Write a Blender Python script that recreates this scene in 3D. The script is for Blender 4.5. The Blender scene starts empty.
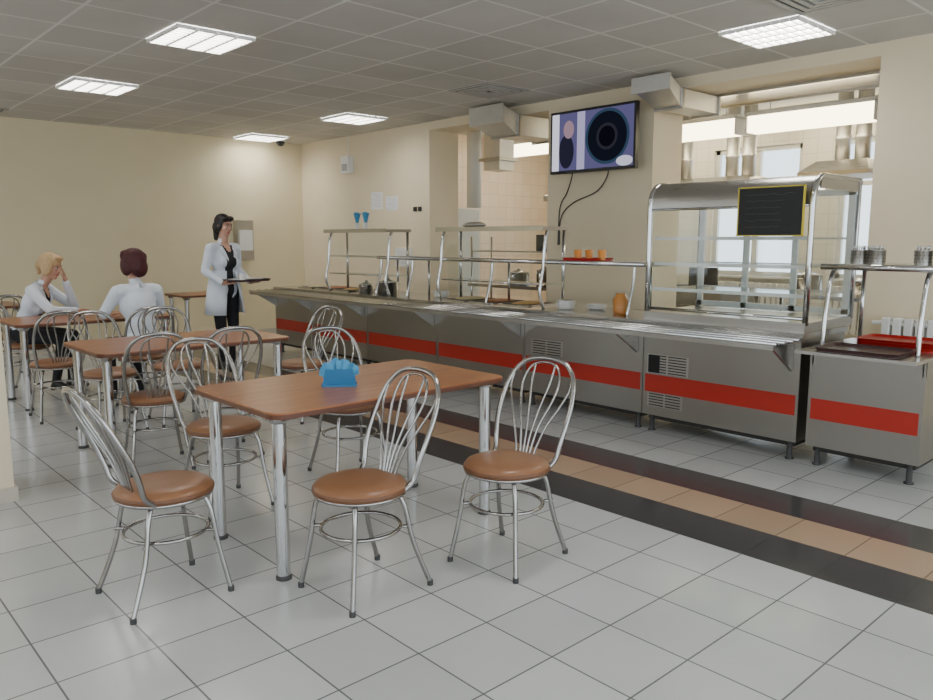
import bpy, bmesh, math, random
from mathutils import Vector, Matrix
random.seed(4)
scene=bpy.context.scene
PI=math.pi
# ------------------------------------------------------------ materials
def newmat(name):
    m=bpy.data.materials.new(name); m.use_nodes=True
    nt=m.node_tree; b=nt.nodes['Principled BSDF']
    return m,nt,b
def mat(name,col,rough=.5,metal=0,emit=None,es=0,noise=0,nscale=20,bump=0,bscale=200,coat=0):
    m,nt,b=newmat(name)
    b.inputs['Base Color'].default_value=(*col,1)
    b.inputs['Roughness'].default_value=rough
    b.inputs['Metallic'].default_value=metal
    b.inputs['Coat Weight'].default_value=coat
    if emit:
        b.inputs['Emission Color'].default_value=(*emit,1); b.inputs['Emission Strength'].default_value=es
    tc=nt.nodes.new('ShaderNodeTexCoord')
    if noise:
        n=nt.nodes.new('ShaderNodeTexNoise'); n.inputs['Scale'].default_value=nscale; n.inputs['Detail'].default_value=4
        nt.links.new(tc.outputs['Object'],n.inputs['Vector'])
        mx=nt.nodes.new('ShaderNodeMix'); mx.data_type='RGBA'
        mx.inputs[6].default_value=(*[max(0,c*(1-noise)) for c in col],1)
        mx.inputs[7].default_value=(*[min(1,c*(1+noise)) for c in col],1)
        nt.links.new(n.outputs['Fac'],mx.inputs[0]); nt.links.new(mx.outputs[2],b.inputs['Base Color'])
    if bump:
        n=nt.nodes.new('ShaderNodeTexNoise'); n.inputs['Scale'].default_value=bscale
        nt.links.new(tc.outputs['Object'],n.inputs['Vector'])
        bp=nt.nodes.new('ShaderNodeBump'); bp.inputs['Strength'].default_value=bump; bp.inputs['Distance'].default_value=.002
        nt.links.new(n.outputs['Fac'],bp.inputs['Height']); nt.links.new(bp.outputs[0],b.inputs['Normal'])
    return m
def steel(name,col=(.48,.465,.44),rough=.3,stretch=(2,2,120),var=.1,rv=.08):
    m,nt,b=newmat(name)
    b.inputs['Metallic'].default_value=1
    tc=nt.nodes.new('ShaderNodeTexCoord'); mp=nt.nodes.new('ShaderNodeMapping'); mp.inputs['Scale'].default_value=stretch
    n=nt.nodes.new('ShaderNodeTexNoise'); n.inputs['Scale'].default_value=3; n.inputs['Detail'].default_value=6
    nt.links.new(tc.outputs['Object'],mp.inputs[0]); nt.links.new(mp.outputs[0],n.inputs['Vector'])
    r=nt.nodes.new('ShaderNodeMapRange'); r.inputs[3].default_value=rough-rv; r.inputs[4].default_value=rough+rv
    nt.links.new(n.outputs['Fac'],r.inputs[0]); nt.links.new(r.outputs[0],b.inputs['Roughness'])
    mx=nt.nodes.new('ShaderNodeMix'); mx.data_type='RGBA'
    mx.inputs[6].default_value=(*[c*(1-var) for c in col],1); mx.inputs[7].default_value=(*[min(1,c*(1+var)) for c in col],1)
    nt.links.new(n.outputs['Fac'],mx.inputs[0]); nt.links.new(mx.outputs[2],b.inputs['Base Color'])
    return m
def glassmat(name,col=(.96,.98,.98),gl=.03):
    m=bpy.data.materials.new(name); m.use_nodes=True; nt=m.node_tree; nt.nodes.clear()
    o=nt.nodes.new('ShaderNodeOutputMaterial'); t=nt.nodes.new('ShaderNodeBsdfTransparent'); g=nt.nodes.new('ShaderNodeBsdfGlossy')
    t.inputs[0].default_value=(*col,1); g.inputs['Roughness'].default_value=.03
    lw=nt.nodes.new('ShaderNodeLayerWeight'); lw.inputs[0].default_value=.5
    pw=nt.nodes.new('ShaderNodeMath'); pw.operation='POWER'; pw.inputs[1].default_value=4; nt.links.new(lw.outputs['Facing'],pw.inputs[0])
    ad=nt.nodes.new('ShaderNodeMath'); ad.operation='MULTIPLY_ADD'; ad.inputs[1].default_value=.5; ad.inputs[2].default_value=gl
    nt.links.new(pw.outputs[0],ad.inputs[0])
    mx=nt.nodes.new('ShaderNodeMixShader'); nt.links.new(ad.outputs[0],mx.inputs[0])
    nt.links.new(t.outputs[0],mx.inputs[1]); nt.links.new(g.outputs[0],mx.inputs[2]); nt.links.new(mx.outputs[0],o.inputs[0])
    return m
def emis(name,col,s):
    m=bpy.data.materials.new(name); m.use_nodes=True; nt=m.node_tree; nt.nodes.clear()
    o=nt.nodes.new('ShaderNodeOutputMaterial'); e=nt.nodes.new('ShaderNodeEmission')
    e.inputs[0].default_value=(*col,1); e.inputs[1].default_value=s; nt.links.new(e.outputs[0],o.inputs[0]); return m

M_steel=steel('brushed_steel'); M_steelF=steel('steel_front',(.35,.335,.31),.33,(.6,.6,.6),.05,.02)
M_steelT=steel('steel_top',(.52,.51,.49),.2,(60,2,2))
M_duct=steel('galvanised',(.70,.69,.67),.45,(6,6,6))
M_chrome=mat('chrome',(.60,.60,.60),.12,1)
M_tube=mat('tube_steel',(.38,.37,.36),.2,1)
M_wall=mat('cream_paint',(.80,.69,.50),.75,noise=.04,nscale=3,bump=.15,bscale=60)
M_wallb=mat('cream_paint_back',(.76,.67,.45),.75,noise=.04,nscale=3,bump=.15,bscale=60)
M_white=mat('white_plastic',(.82,.82,.80),.45)
M_black=mat('black_plastic',(.015,.015,.017),.35)
M_dark=mat('dark_void',(.03,.028,.026),.7)
M_red=mat('red_panel',(.40,.018,.010),.35)
M_redtray=mat('red_tray',(.45,.015,.012),.35)
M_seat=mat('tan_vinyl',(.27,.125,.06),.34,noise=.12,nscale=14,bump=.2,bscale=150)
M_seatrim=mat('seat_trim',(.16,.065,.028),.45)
M_rubber=mat('rubber',(.05,.05,.05),.7)
M_glass=glassmat('clear_glass')
M_glassS=glassmat('shelf_glass',(.90,.95,.94),.08)
M_cloth=mat('white_coat_cloth',(.72,.76,.84),.8,noise=.08,nscale=12,bump=.4,bscale=40)
M_blackcloth=mat('black_cloth',(.012,.012,.016),.8)
M_skin=mat('skin',(.55,.30,.21),.5); M_lip=mat('lips',(.5,.13,.12),.4)
M_eye=mat('eye_white',(.8,.8,.8),.2); M_iris=mat('iris',(.03,.02,.015),.2)
M_hairblack=mat('hair_black',(.012,.009,.008),.5,noise=.4,nscale=60)
M_hairred=mat('hair_auburn',(.055,.006,.008),.62,noise=.5,nscale=60)
M_hairblond=mat('hair_blond',(.50,.34,.17),.55,noise=.3,nscale=60)
M_shoe=mat('shoe',(.02,.02,.02),.4)
M_blue=mat('blue_napkin',(.07,.32,.56),.6,noise=.3,nscale=30)
M_blue2=mat('blue_plastic',(.03,.18,.38),.25)
M_orange=mat('orange_plastic',(.7,.26,.05),.4); M_juice=mat('orange_juice',(.6,.22,.03),.3)
M_china=mat('white_china',(.82,.82,.8),.2)
M_paper=mat('paper',(.85,.85,.86),.8)
M_yellow=mat('yellow_frame',(.65,.52,.05),.5)
M_chalk=mat('chalk',(.12,.13,.13),.9)
M_board=mat('blackboard',(.008,.009,.01),.5)
M_plinth=mat('plinth',(.55,.50,.42),.6)

def wood():
    m,nt,b=newmat('table_wood')
    tc=nt.nodes.new('ShaderNodeTexCoord'); mp=nt.nodes.new('ShaderNodeMapping'); mp.inputs['Scale'].default_value=(1.2,14,14)
    n=nt.nodes.new('ShaderNodeTexNoise'); n.inputs['Scale'].default_value=2.5; n.inputs['Detail'].default_value=7; n.inputs['Distortion'].default_value=.6
    cr=nt.nodes.new('ShaderNodeValToRGB'); cr.color_ramp.elements[0].position=.3; cr.color_ramp.elements[1].position=.72
    cr.color_ramp.elements[0].color=(.24,.075,.025,1); cr.color_ramp.elements[1].color=(.40,.15,.052,1)
    nt.links.new(tc.outputs['Object'],mp.inputs[0]); nt.links.new(mp.outputs[0],n.inputs['Vector']); nt.links.new(n.outputs['Fac'],cr.inputs[0])
    nt.links.new(cr.outputs[0],b.inputs['Base Color']); b.inputs['Roughness'].default_value=.28
    return m
M_wood=wood()

def tilemat(name,size,ox,oy,c1,c2,grout,gw,rough,stripes=None,mott=.0,bumpd=.0015,axes='xy'):
    m,nt,b=newmat(name); L=nt.links.new
    g=nt.nodes.new('ShaderNodeNewGeometry'); sp=nt.nodes.new('ShaderNodeSeparateXYZ'); L(g.outputs['Position'],sp.inputs[0])
    cb=nt.nodes.new('ShaderNodeCombineXYZ')
    a={'x':0,'y':1,'z':2}
    def off(sock,o):
        ad=nt.nodes.new('ShaderNodeMath'); ad.operation='SUBTRACT'; ad.inputs[1].default_value=o; L(sock,ad.inputs[0]); return ad.outputs[0]
    L(off(sp.outputs[a[axes[0]]],ox),cb.inputs[0]); L(off(sp.outputs[a[axes[1]]],oy),cb.inputs[1])
    bk=nt.nodes.new('ShaderNodeTexBrick'); bk.offset=0; bk.squash=1
    bk.inputs['Scale'].default_value=1; bk.inputs['Mortar Size'].default_value=gw; bk.inputs['Mortar Smooth'].default_value=.1
    bk.inputs['Brick Width'].default_value=size; bk.inputs['Row Height'].default_value=size
    bk.inputs['Color1'].default_value=(*c1,1); bk.inputs['Color2'].default_value=(*c2,1); bk.inputs['Mortar'].default_value=(*grout,1)
    L(cb.outputs[0],bk.inputs['Vector'])
    col=bk.outputs['Color']
    if stripes:
        for (x0,x1,sc) in stripes:
            a1=nt.nodes.new('ShaderNodeMath'); a1.operation='GREATER_THAN'; a1.inputs[1].default_value=x0; L(sp.outputs[0],a1.inputs[0])
            a2=nt.nodes.new('ShaderNodeMath'); a2.operation='LESS_THAN'; a2.inputs[1].default_value=x1; L(sp.outputs[0],a2.inputs[0])
            a3=nt.nodes.new('ShaderNodeMath'); a3.operation='MULTIPLY'; L(a1.outputs[0],a3.inputs[0]); L(a2.outputs[0],a3.inputs[1])
            b2=nt.nodes.new('ShaderNodeTexBrick'); b2.offset=0; b2.squash=1
            for k in ('Scale','Mortar Size','Mortar Smooth','Brick Width','Row Height'):
                b2.inputs[k].default_value=bk.inputs[k].default_value
            b2.inputs['Color1'].default_value=(*sc,1); b2.inputs['Color2'].default_value=(*[min(1,c*1.25) for c in sc],1)
            b2.inputs['Mortar'].default_value=(*[c*.55 for c in sc],1); L(cb.outputs[0],b2.inputs['Vector'])
            mx=nt.nodes.new('ShaderNodeMix'); mx.data_type='RGBA'; L(a3.outputs[0],mx.inputs[0]); L(col,mx.inputs[6]); L(b2.outputs['Color'],mx.inputs[7]); col=mx.outputs[2]
    n=nt.nodes.new('ShaderNodeTexNoise'); n.inputs['Scale'].default_value=1.6; n.inputs['Detail'].default_value=5; L(g.outputs['Position'],n.inputs['Vector'])
    if mott:
        mr=nt.nodes.new('ShaderNodeMapRange'); mr.inputs[3].default_value=1-mott; mr.inputs[4].default_value=1+mott*.4; L(n.outputs['Fac'],mr.inputs[0])
        mu=nt.nodes.new('ShaderNodeMix'); mu.data_type='RGBA'; mu.blend_type='MULTIPLY'; mu.inputs[0].default_value=1
        L(col,mu.inputs[6]); L(mr.outputs[0],mu.inputs[7]); col=mu.outputs[2]
    L(col,b.inputs['Base Color'])
    rr=nt.nodes.new('ShaderNodeMapRange'); rr.inputs[3].default_value=rough*.75; rr.inputs[4].default_value=rough*1.3; L(n.outputs['Fac'],rr.inputs[0]); L(rr.outputs[0],b.inputs['Roughness'])
    bp=nt.nodes.new('ShaderNodeBump'); bp.inputs['Strength'].default_value=.6; bp.inputs['Distance'].default_value=bumpd; bp.invert=True
    L(bk.outputs['Fac'],bp.inputs['Height']); L(bp.outputs[0],b.inputs['Normal'])
    return m
dk=(.05,.05,.052)
M_floor=tilemat('floor_tiles',.333,3.26-.333*20,-.333*20,(.52,.53,.525),(.59,.60,.595),(.17,.17,.17),.0035,.19,
    stripes=[(3.26,3.593,dk),(3.593,3.926,(.41,.29,.19)),(3.926,4.259,dk)],mott=.16)
M_ceil=tilemat('ceiling_tiles',.6,2.3-.6*20,2.5-.6*20,(.53,.51,.475),(.61,.59,.555),(.80,.78,.74),.012,.8,mott=.22,bumpd=.004)
M_ktile=tilemat('peach_tiles',.2,0,0,(.84,.66,.52),(.88,.73,.6),(.65,.55,.45),.004,.3,axes='xz')
M_ktile2=tilemat('kitchen_wall_tiles',.2,0,0,(.86,.82,.73),(.88,.85,.77),(.68,.63,.58),.004,.3,axes='yz')

# ------------------------------------------------------------ mesh builder
def crs(pts,n=6,closed=False):
    P=[Vector(p) for p in pts]; out=[]; N=len(P)
    rng=range(N if closed else N-1)
    for i in rng:
        if closed: a,b,c,d=P[(i-1)%N],P[i],P[(i+1)%N],P[(i+2)%N]
        else: a,b,c,d=P[max(i-1,0)],P[i],P[i+1],P[min(i+2,N-1)]
        for k in range(n):
            t=k/n
            out.append(.5*((2*b)+(c-a)*t+(2*a-5*b+4*c-d)*t*t+(3*b-a-3*c+d)*t**3))
    if not closed: out.append(P[-1])
    return out
class MB:
    def __init__(s): s.v=[];s.f=[];s.m=[];s.s=[];s.mats=[];s.T=Matrix.Identity(4)
    def mi(s,m):
        if m not in s.mats: s.mats.append(m)
        return s.mats.index(m)
    def add(s,vs,fs,m,smooth=False):
        o=len(s.v); i=s.mi(m)
        s.v+= [tuple(s.T@Vector(v)) for v in vs]
        for f in fs: s.f.append([a+o for a in f]); s.m.append(i); s.s.append(smooth)
    def box(s,x0,x1,y0,y1,z0,z1,m):
        if x0>x1:x0,x1=x1,x0
        if y0>y1:y0,y1=y1,y0
        if z0>z1:z0,z1=z1,z0
        vs=[(x,y,z) for x in(x0,x1) for y in(y0,y1) for z in(z0,z1)]
        s.add(vs,[(0,1,3,2),(4,6,7,5),(0,4,5,1),(2,3,7,6),(0,2,6,4),(1,5,7,3)],m)
    def hexa(s,vs,m):  # 8 verts bottom4 top4
        s.add(vs,[(3,2,1,0),(4,5,6,7),(0,1,5,4),(1,2,6,5),(2,3,7,6),(3,0,4,7)],m)
    def tube(s,pts,r,m,n=10,closed=False,r1=None):
        P=[Vector(p) for p in pts]; N=len(P); vs=[];fs=[]
        t0=(P[1]-P[0]).normalized(); u=t0.orthogonal().normalized(); prev=t0
        for i in range(N):
            if closed: t=(P[(i+1)%N]-P[(i-1)%N]).normalized()
            else: t=(P[min(i+1,N-1)]-P[max(i-1,0)]).normalized()
            q=prev.rotation_difference(t); u=(q@u); u=(u-t*u.dot(t)).normalized(); prev=t; w=t.cross(u)
            rr=r if r1 is None else r+(r1-r)*i/(N-1)
            for k in range(n):
                a=2*PI*k/n; vs.append(P[i]+(u*math.cos(a)+w*math.sin(a))*rr)
        for i in range(N if closed else N-1):
            j=(i+1)%N
            for k in range(n):
                l=(k+1)%n; fs.append((i*n+k,i*n+l,j*n+l,j*n+k))
        s.add(vs,fs,m,True)
        if not closed:
            o=[tuple(reversed(range(n))),tuple(range((N-1)*n,N*n))]
            s.add(vs,o,m)
    def cyl(s,p0,p1,r,m,r1=None,n=20): s.tube([p0,p1],r,m,n,r1=r1)
    def lathe(s,prof,c,m,n=28,cap=True):
        vs=[];fs=[];c=Vector(c)
        for (r,z) in prof:
            for k in range(n):
                a=2*PI*k/n; vs.append((c.x+r*math.cos(a),c.y+r*math.sin(a),c.z+z))
        for i in range(len(prof)-1):
            for k in range(n):
                l=(k+1)%n; fs.append((i*n+k,i*n+l,(i+1)*n+l,(i+1)*n+k))
        s.add(vs,fs,m,True)
        if cap: s.add(vs,[tuple(reversed(range(n))),tuple(range((len(prof)-1)*n,len(prof)*n))],m)
    def ell(s,c,r,m,R=None,n=16,h=10):
        c=Vector(c);vs=[];fs=[]
        if not hasattr(r,'__len__'): r=(r,r,r)
        for i in range(h+1):
            th=PI*i/h
            for k in range(n):
                a=2*PI*k/n; p=Vector((r[0]*math.sin(th)*math.cos(a),r[1]*math.sin(th)*math.sin(a),-r[2]*math.cos(th)))
                if R: p=R@p
                vs.append(c+p)
        for i in range(h):
            for k in range(n):
                l=(k+1)%n; fs.append((i*n+k,i*n+l,(i+1)*n+l,(i+1)*n+k))
        s.add(vs,fs,m,True)
    def prism(s,poly,z0,z1,m,smooth=False):
        n=len(poly); vs=[(x,y,z0) for x,y in poly]+[(x,y,z1) for x,y in poly]
        s.add(vs,[tuple(reversed(range(n))),tuple(range(n,2*n))]+[(k,(k+1)%n,n+(k+1)%n,n+k) for k in range(n)],m)
    def profY(s,prof,y0,y1,m,smooth=True):   # open XZ profile swept in Y
        n=len(prof); vs=[(x,y0,z) for x,z in prof]+[(x,y1,z) for x,z in prof]
        s.add(vs,[(k,k+1,n+k+1,n+k) for k in range(n-1)],m,smooth)
    def mesh(s,name):
        me=bpy.data.meshes.new(name); me.from_pydata(s.v,[],s.f)
        for m in s.mats: me.materials.append(m)
        for p,i,sm in zip(me.polygons,s.m,s.s): p.material_index=i; p.use_smooth=sm
        me.update(); return me
    def build(s,name,loc=(0,0,0),rz=0,bevel=0,parent=None):
        me=s.mesh(name)
        bm=bmesh.new(); bm.from_mesh(me); bmesh.ops.remove_doubles(bm,verts=bm.verts,dist=1e-6); bm.to_mesh(me); bm.free()
        return place(name,me,loc,rz,bevel,parent)
def place(name,me,loc=(0,0,0),rz=0,bevel=0,parent=None):
    ob=bpy.data.objects.new(name,me); scene.collection.objects.link(ob); ob.location=loc; ob.rotation_euler=(0,0,rz)
    if bevel:
        b=ob.modifiers.new('bevel','BEVEL'); b.width=bevel; b.segments=2; b.limit_method='ANGLE'; b.angle_limit=math.radians(50)
    if parent: ob.parent=parent
    return ob
def empty(name,loc=(0,0,0),rz=0):
    e=bpy.data.objects.new(name,None); scene.collection.objects.link(e); e.location=loc; e.rotation_euler=(0,0,rz); e.empty_display_size=.1; return e

# ------------------------------------------------------------ room
CZ=2.95; WX=6.5; WX2=7.0; BY=11.0; KZ=3.1; KX=10.5
b=MB(); b.box(-3,KX+.2,-2.5,BY+.2,-.1,0,M_floor); b.build('floor')
b=MB(); b.box(-3,WX,-2.5,BY,CZ,CZ+.1,M_ceil); b.build('ceiling')
b=MB(); b.box(-3,WX+.5,BY,BY+.2,0,CZ+.2,M_wallb); b.build('wall_back')
b=MB()
b.box(WX,WX2,7.83,BY,0,KZ,M_wall)
b.box(WX,WX2,4.437,5.789,0,KZ,M_wall)
b.box(WX,WX2,-2.5,2.404,0,KZ,M_wall)
b.box(WX,WX2,5.789,7.83,CZ-.1,KZ,M_wall)
b.box(WX,WX2,2.404,4.437,CZ-.1,KZ,M_wall)
b.build('wall_right')
b=MB()
b.box(-3.2,-3,-2.5,BY+.2,0,.8,M_wall); b.box(-3.2,-3,-2.5,BY+.2,2.6,CZ+.1,M_wall)
for (y0,y1) in ((-2.5,-2),(0,.6),(2.8,3.4),(5.6,6.2),(8.4,9),(10.6,11.2)): b.box(-3.2,-3,y0,y1,.8,2.6,M_wall)
b.build('wall_left')
b=MB(); b.box(.45,.94,4.8,5.3,0,CZ,M_wall); b.build('column')
b=MB(); b.box(.44,.955,4.785,4.8,0,.08,M_plinth); b.box(.94,.955,4.8,5.3,0,.08,M_plinth); b.build('baseboard_column')
b=MB(); b.box(-3,WX,BY-.015,BY,0,.08,M_plinth); b.build('baseboard_back')
b=MB(); b.box(WX-.015,WX,7.83,BY-.015,0,.08,M_plinth); b.box(WX-.015,WX,-2.5,2.404,0,.08,M_plinth); b.box(WX-.015,WX,4.437,5.789,0,.08,M_plinth); b.build('baseboard_right')
# kitchen shell
M_kceil=mat('kitchen_ceiling',(.62,.6,.56),.7)
M_soff=mat('soffit_panel',(.42,.38,.32),.25,.3)
b=MB(); b.box(WX2,KX+.2,1,9.5,KZ,KZ+.1,M_kceil); b.build('ceiling_kitchen')
b=MB(); b.box(WX2,7.75,1,4.437,2.86,2.9,M_soff); b.box(7.72,7.75,1,4.437,2.84,3.1,M_steel); b.box(WX2,7.05,1,4.437,2.82,2.86,M_steel); b.build('trim_kitchen_soffit')
b=MB(); b.box(WX2,KX+.2,9.3,9.5,0,KZ,M_ktile); b.build('wall_kitchen_end')
b=MB(); b.box(WX2,KX+.2,.8,1,0,KZ,M_ktile); b.build('wall_kitchen_side')
wins=[(1.4,2.5),(3.0,4.3),(4.8,6.1),(6.7,8.0)]
b=MB(); b.box(KX,KX+.2,1,9.3,0,.95,M_ktile2); b.box(KX,KX+.2,1,9.3,2.75,KZ,M_ktile2)
ys=[1]+[q for w in wins for q in w]+[9.3]
for i in range(0,len(ys),2): b.box(KX,KX+.2,ys[i],ys[i+1],.95,2.75,M_ktile2)
b.build('wall_kitchen_back')
for i,(y0,y1) in enumerate(wins):
    b=MB(); x0=KX+.06;x1=KX+.12
    b.box(x0,x1,y0,y0+.06,.95,2.75,M_white); b.box(x0,x1,y1-.06,y1,.95,2.75,M_white)
    b.box(x0,x1,y0,y1,.95,1.01,M_white); b.box(x0,x1,y0,y1,2.69,2.75,M_white)
    ym=(y0+y1)/2; b.box(x0,x1,ym-.04,ym+.04,1,2.7,M_white); b.box(x0,x1,y0,y1,2.15,2.21,M_white)
    b.box(x0+.02,x0+.03,y0+.05,y1-.05,1,2.7,M_glass); b.box(KX-.12,KX+.06,y0-.03,y1+.03,.92,.95,M_white)
    b.build('window_%d'%(i+1))
# ------------------------------------------------------------ ceiling fixtures
M_lamp=emis('lamp_panel',(1,.97,.92),25.0)
M_louv=mat('louvre',(.75,.75,.72),.35,emit=(1,.97,.9),es=.4)
def light_panel():
    b=MB(); h=.295
    b.box(-h,h,-h,h,-.004,-.001,M_lamp)
    t=.018
    b.box(-h,-h+t,-h,h,-.028,-.001,M_white); b.box(h-t,h,-h,h,-.028,-.001,M_white)
    b.box(-h,h,-h,-h+t,-.028,-.001,M_white); b.box(-h,h,h-t,h,-.028,-.001,M_white)
    for i in range(1,4):
        x=-h+2*h*i/4; b.box(x-.012,x+.012,-h,h,-.028,-.006,M_louv)
    for i in range(1,9):
        y=-h+2*h*i/9; b.box(-h,h,y-.005,y+.005,-.026,-.006,M_louv)
    return b.mesh('ceiling_light_panel')
lp=light_panel()
for (x,y) in ((2.6,5.8),(2.6,8.2),(5.6,2.8),(5.6,8.2),(5.6,10.6),(2.6,2.2),(-.4,5.8),(-.4,8.2),(-.4,2.2),(2.6,-.8)):
    place('ceiling_light_panel',lp,(x,y,CZ))
def vent():
    b=MB(); h=.29
    b.box(-h,h,-h,h,-.006,-.001,M_dark)
    for k in range(4):
        o=h-.065*k; i=o-.035
        z=-.012-.004*k
        M=mat('vent_grey',(.42,.41,.39),.5) if k==0 else b.mats[1]
        b.box(-o,o,-o,-i,z,-.002,M); b.box(-o,o,i,o,z,-.002,M); b.box(-o,-i,-i,i,z,-.002,M); b.box(i,o,-i,i,z,-.002,M)
    return b.mesh('ceiling_air_vent')
vt=vent()
for (x,y) in ((5.6,5.8),(5.0,2.2),(2.0,10.6)): place('ceiling_air_vent',vt,(x,y,CZ))
# ------------------------------------------------------------ furniture
def rrect(hx,hy,r,n=6):
    out=[]
    for cx,cy,a0 in ((hx-r,hy-r,0),(-hx+r,hy-r,PI/2),(-hx+r,-hy+r,PI),(hx-r,-hy+r,3*PI/2)):
        for k in range(n+1):
            a=a0+PI/2*k/n; out.append((cx+r*math.cos(a),cy+r*math.sin(a)))
    return out
M_edge=mat('table_edge',(.11,.035,.015),.35)
def table_mesh(hx=.67,hy=.41):
    b=MB()
    b.prism(rrect(hx,hy,.07),.728,.75,M_wood)
    b.prism(rrect(hx+.002,hy+.002,.072),.722,.744,M_edge)
    for sx in(-1,1):
        for sy in(-1,1):
            x=sx*(hx-.07); y=sy*(hy-.1)
            b.lathe([(.034,0),(.034,.012),(.031,.02)],(x,y,0),M_rubber)
            b.lathe([(.03,.01),(.03,.70)],(x,y,0),M_chrome)
            b.lathe([(.032,.69),(.05,.705),(.055,.722)],(x,y,0),M_chrome)
    return b.mesh('dining_table')
tm=table_mesh()
for (x,y) in ((2.15,3.18),(2.17,5.42),(2.2,7.64),(1.45,9.87)): place('dining_table',tm,(x,y,0),0,.003)
place('dining_table',table_mesh(.4,.35),(4.35,10.0,0),0,.003)

def chair_mesh():
    b=MB()
    b.lathe([(.0,.475),(.10,.478),(.155,.473),(.185,.462),(.193,.450)],(0,0,0),M_seat,36,cap=False)
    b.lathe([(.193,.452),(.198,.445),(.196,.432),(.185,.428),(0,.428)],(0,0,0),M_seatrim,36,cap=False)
    r=.0105
    ring=lambda R,z,n=36:[(R*math.cos(2*PI*k/n),R*math.sin(2*PI*k/n),z) for k in range(n)]
    b.tube(ring(.185,.425),.009,M_tube,8,True)
    b.tube(ring(.165,.27),.008,M_tube,8,True)
    for sy in(-1,1):
        b.tube(crs([(-.11,sy*.115,.42),(-.13,sy*.138,.36),(-.15,sy*.155,.2),(-.182,sy*.182,.012)],4),r,M_tube,8)
        b.lathe([(.013,0),(.013,.022)],(-.182,sy*.182,0),M_rubber,12)
        b.tube(crs([(.10,sy*.115,.42),(.125,sy*.135,.36),(.155,sy*.155,.2),(.222,sy*.182,.012)],4),r,M_tube,8)
        b.lathe([(.013,0),(.013,.022)],(.222,sy*.182,0),M_rubber,12)
        for sx in(-1,1):
            xx=-.13 if sx<0 else .14
            b.cyl((xx*.88,sy*.125,.27),(xx*1.1,sy*.152,.27),.008,M_tube,n=8)
    bx=lambda z:.135+(z-.44)*.31+max(0,z-.6)*.17
    half=[(.15,.425),(.168,.47),(.180,.54),(.19,.62),(.19,.72),(.17,.81),(.115,.872),(.045,.892)]
    pts=[(bx(z)-(.04 if z<.45 else 0),-y,z) for y,z in half]+[(bx(z)-(.04 if z<.45 else 0),y,z) for y,z in reversed(half)]
    b.tube(crs(pts,5),.0115,M_tube,10)
    inn=[(.022,.43),(.03,.5),(.05,.6),(.085,.7),(.10,.78),(.08,.845),(.035,.873)]
    p2=[(bx(z),-y,z) for y,z in inn]+[(bx(z),y,z) for y,z in reversed(inn)]
    b.tube(crs(p2,4),.006,M_tube,8)
    for sy in(-1,1):
        for q in ([(.045,.43),(.055,.5),(.09,.6),(.13,.68),(.162,.76),(.160,.825)],[(.008,.43),(.012,.55),(.03,.68),(.05,.78),(.055,.868)]):
            b.tube(crs([(bx(z),sy*y,z) for y,z in q],4),.0055,M_tube,8)
    b.tube(crs([(bx(.43)-.03,-.15,.428),(bx(.43)+.005,-.08,.428),(bx(.43)+.01,0,.428),(bx(.43)+.005,.08,.428),(bx(.43)-.03,.15,.428)],5),.009,M_tube,8)
    return b.mesh('dining_chair')
cm=chair_mesh()
D=math.radians
chairs=[(1.14,3.09,182),(1.75,2.57,2),(2.41,2.37,9),(1.79,3.93,91),(2.61,3.93,82),(3.22,5.52,10),
 (1.80,4.96,258),(2.27,4.96,262),(2.42,6.12,85),(1.90,6.12,95),(1.73,6.92,268),(2.40,6.84,268),(1.84,8.30,143),(1.88,9.25,262)]
for (x,y,a) in chairs: place('dining_chair',cm,(x,y,0),D(a))

# napkin holder on near table : rounded base, side plates, fan of folded napkins
b=MB()
b.prism(rrect(.085,.04,.02,3),0,.012,M_blue2)
for s in (-1,1):
    b.hexa([(-.08,s*.028-.002,.01),(.08,s*.028-.002,.01),(.08,s*.028+.002,.01),(-.08,s*.028+.002,.01),
            (-.065,s*.036-.002,.085),(.065,s*.036-.002,.085),(.065,s*.036+.002,.085),(-.065,s*.036+.002,.085)],M_blue2)
for k in range(13):
    a=-1.0+2.0*k/12; yo=-.018+.036*((k*5)%13)/12
    d=Vector((math.sin(a),0,math.cos(a))); n=Vector((math.cos(a),0,-math.sin(a))); o=Vector((0,yo,.014))
    L=.104+.006*(k%3)
    P=[o+n*-.004,o+n*.004,o+d*L+n*.016,o+d*(L+.008),o+d*L-n*.016]
    vs=[p+Vector((0,-.0015,0)) for p in P]+[p+Vector((0,.0015,0)) for p in P]
    b.add(vs,[(0,1,2,3,4),(9,8,7,6,5),(0,5,6,1),(1,6,7,2),(2,7,8,3),(3,8,9,4),(4,9,5,0)],M_blue)
b.build('napkin_holder',(2.03,3.14,.75),-.62)

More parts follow.
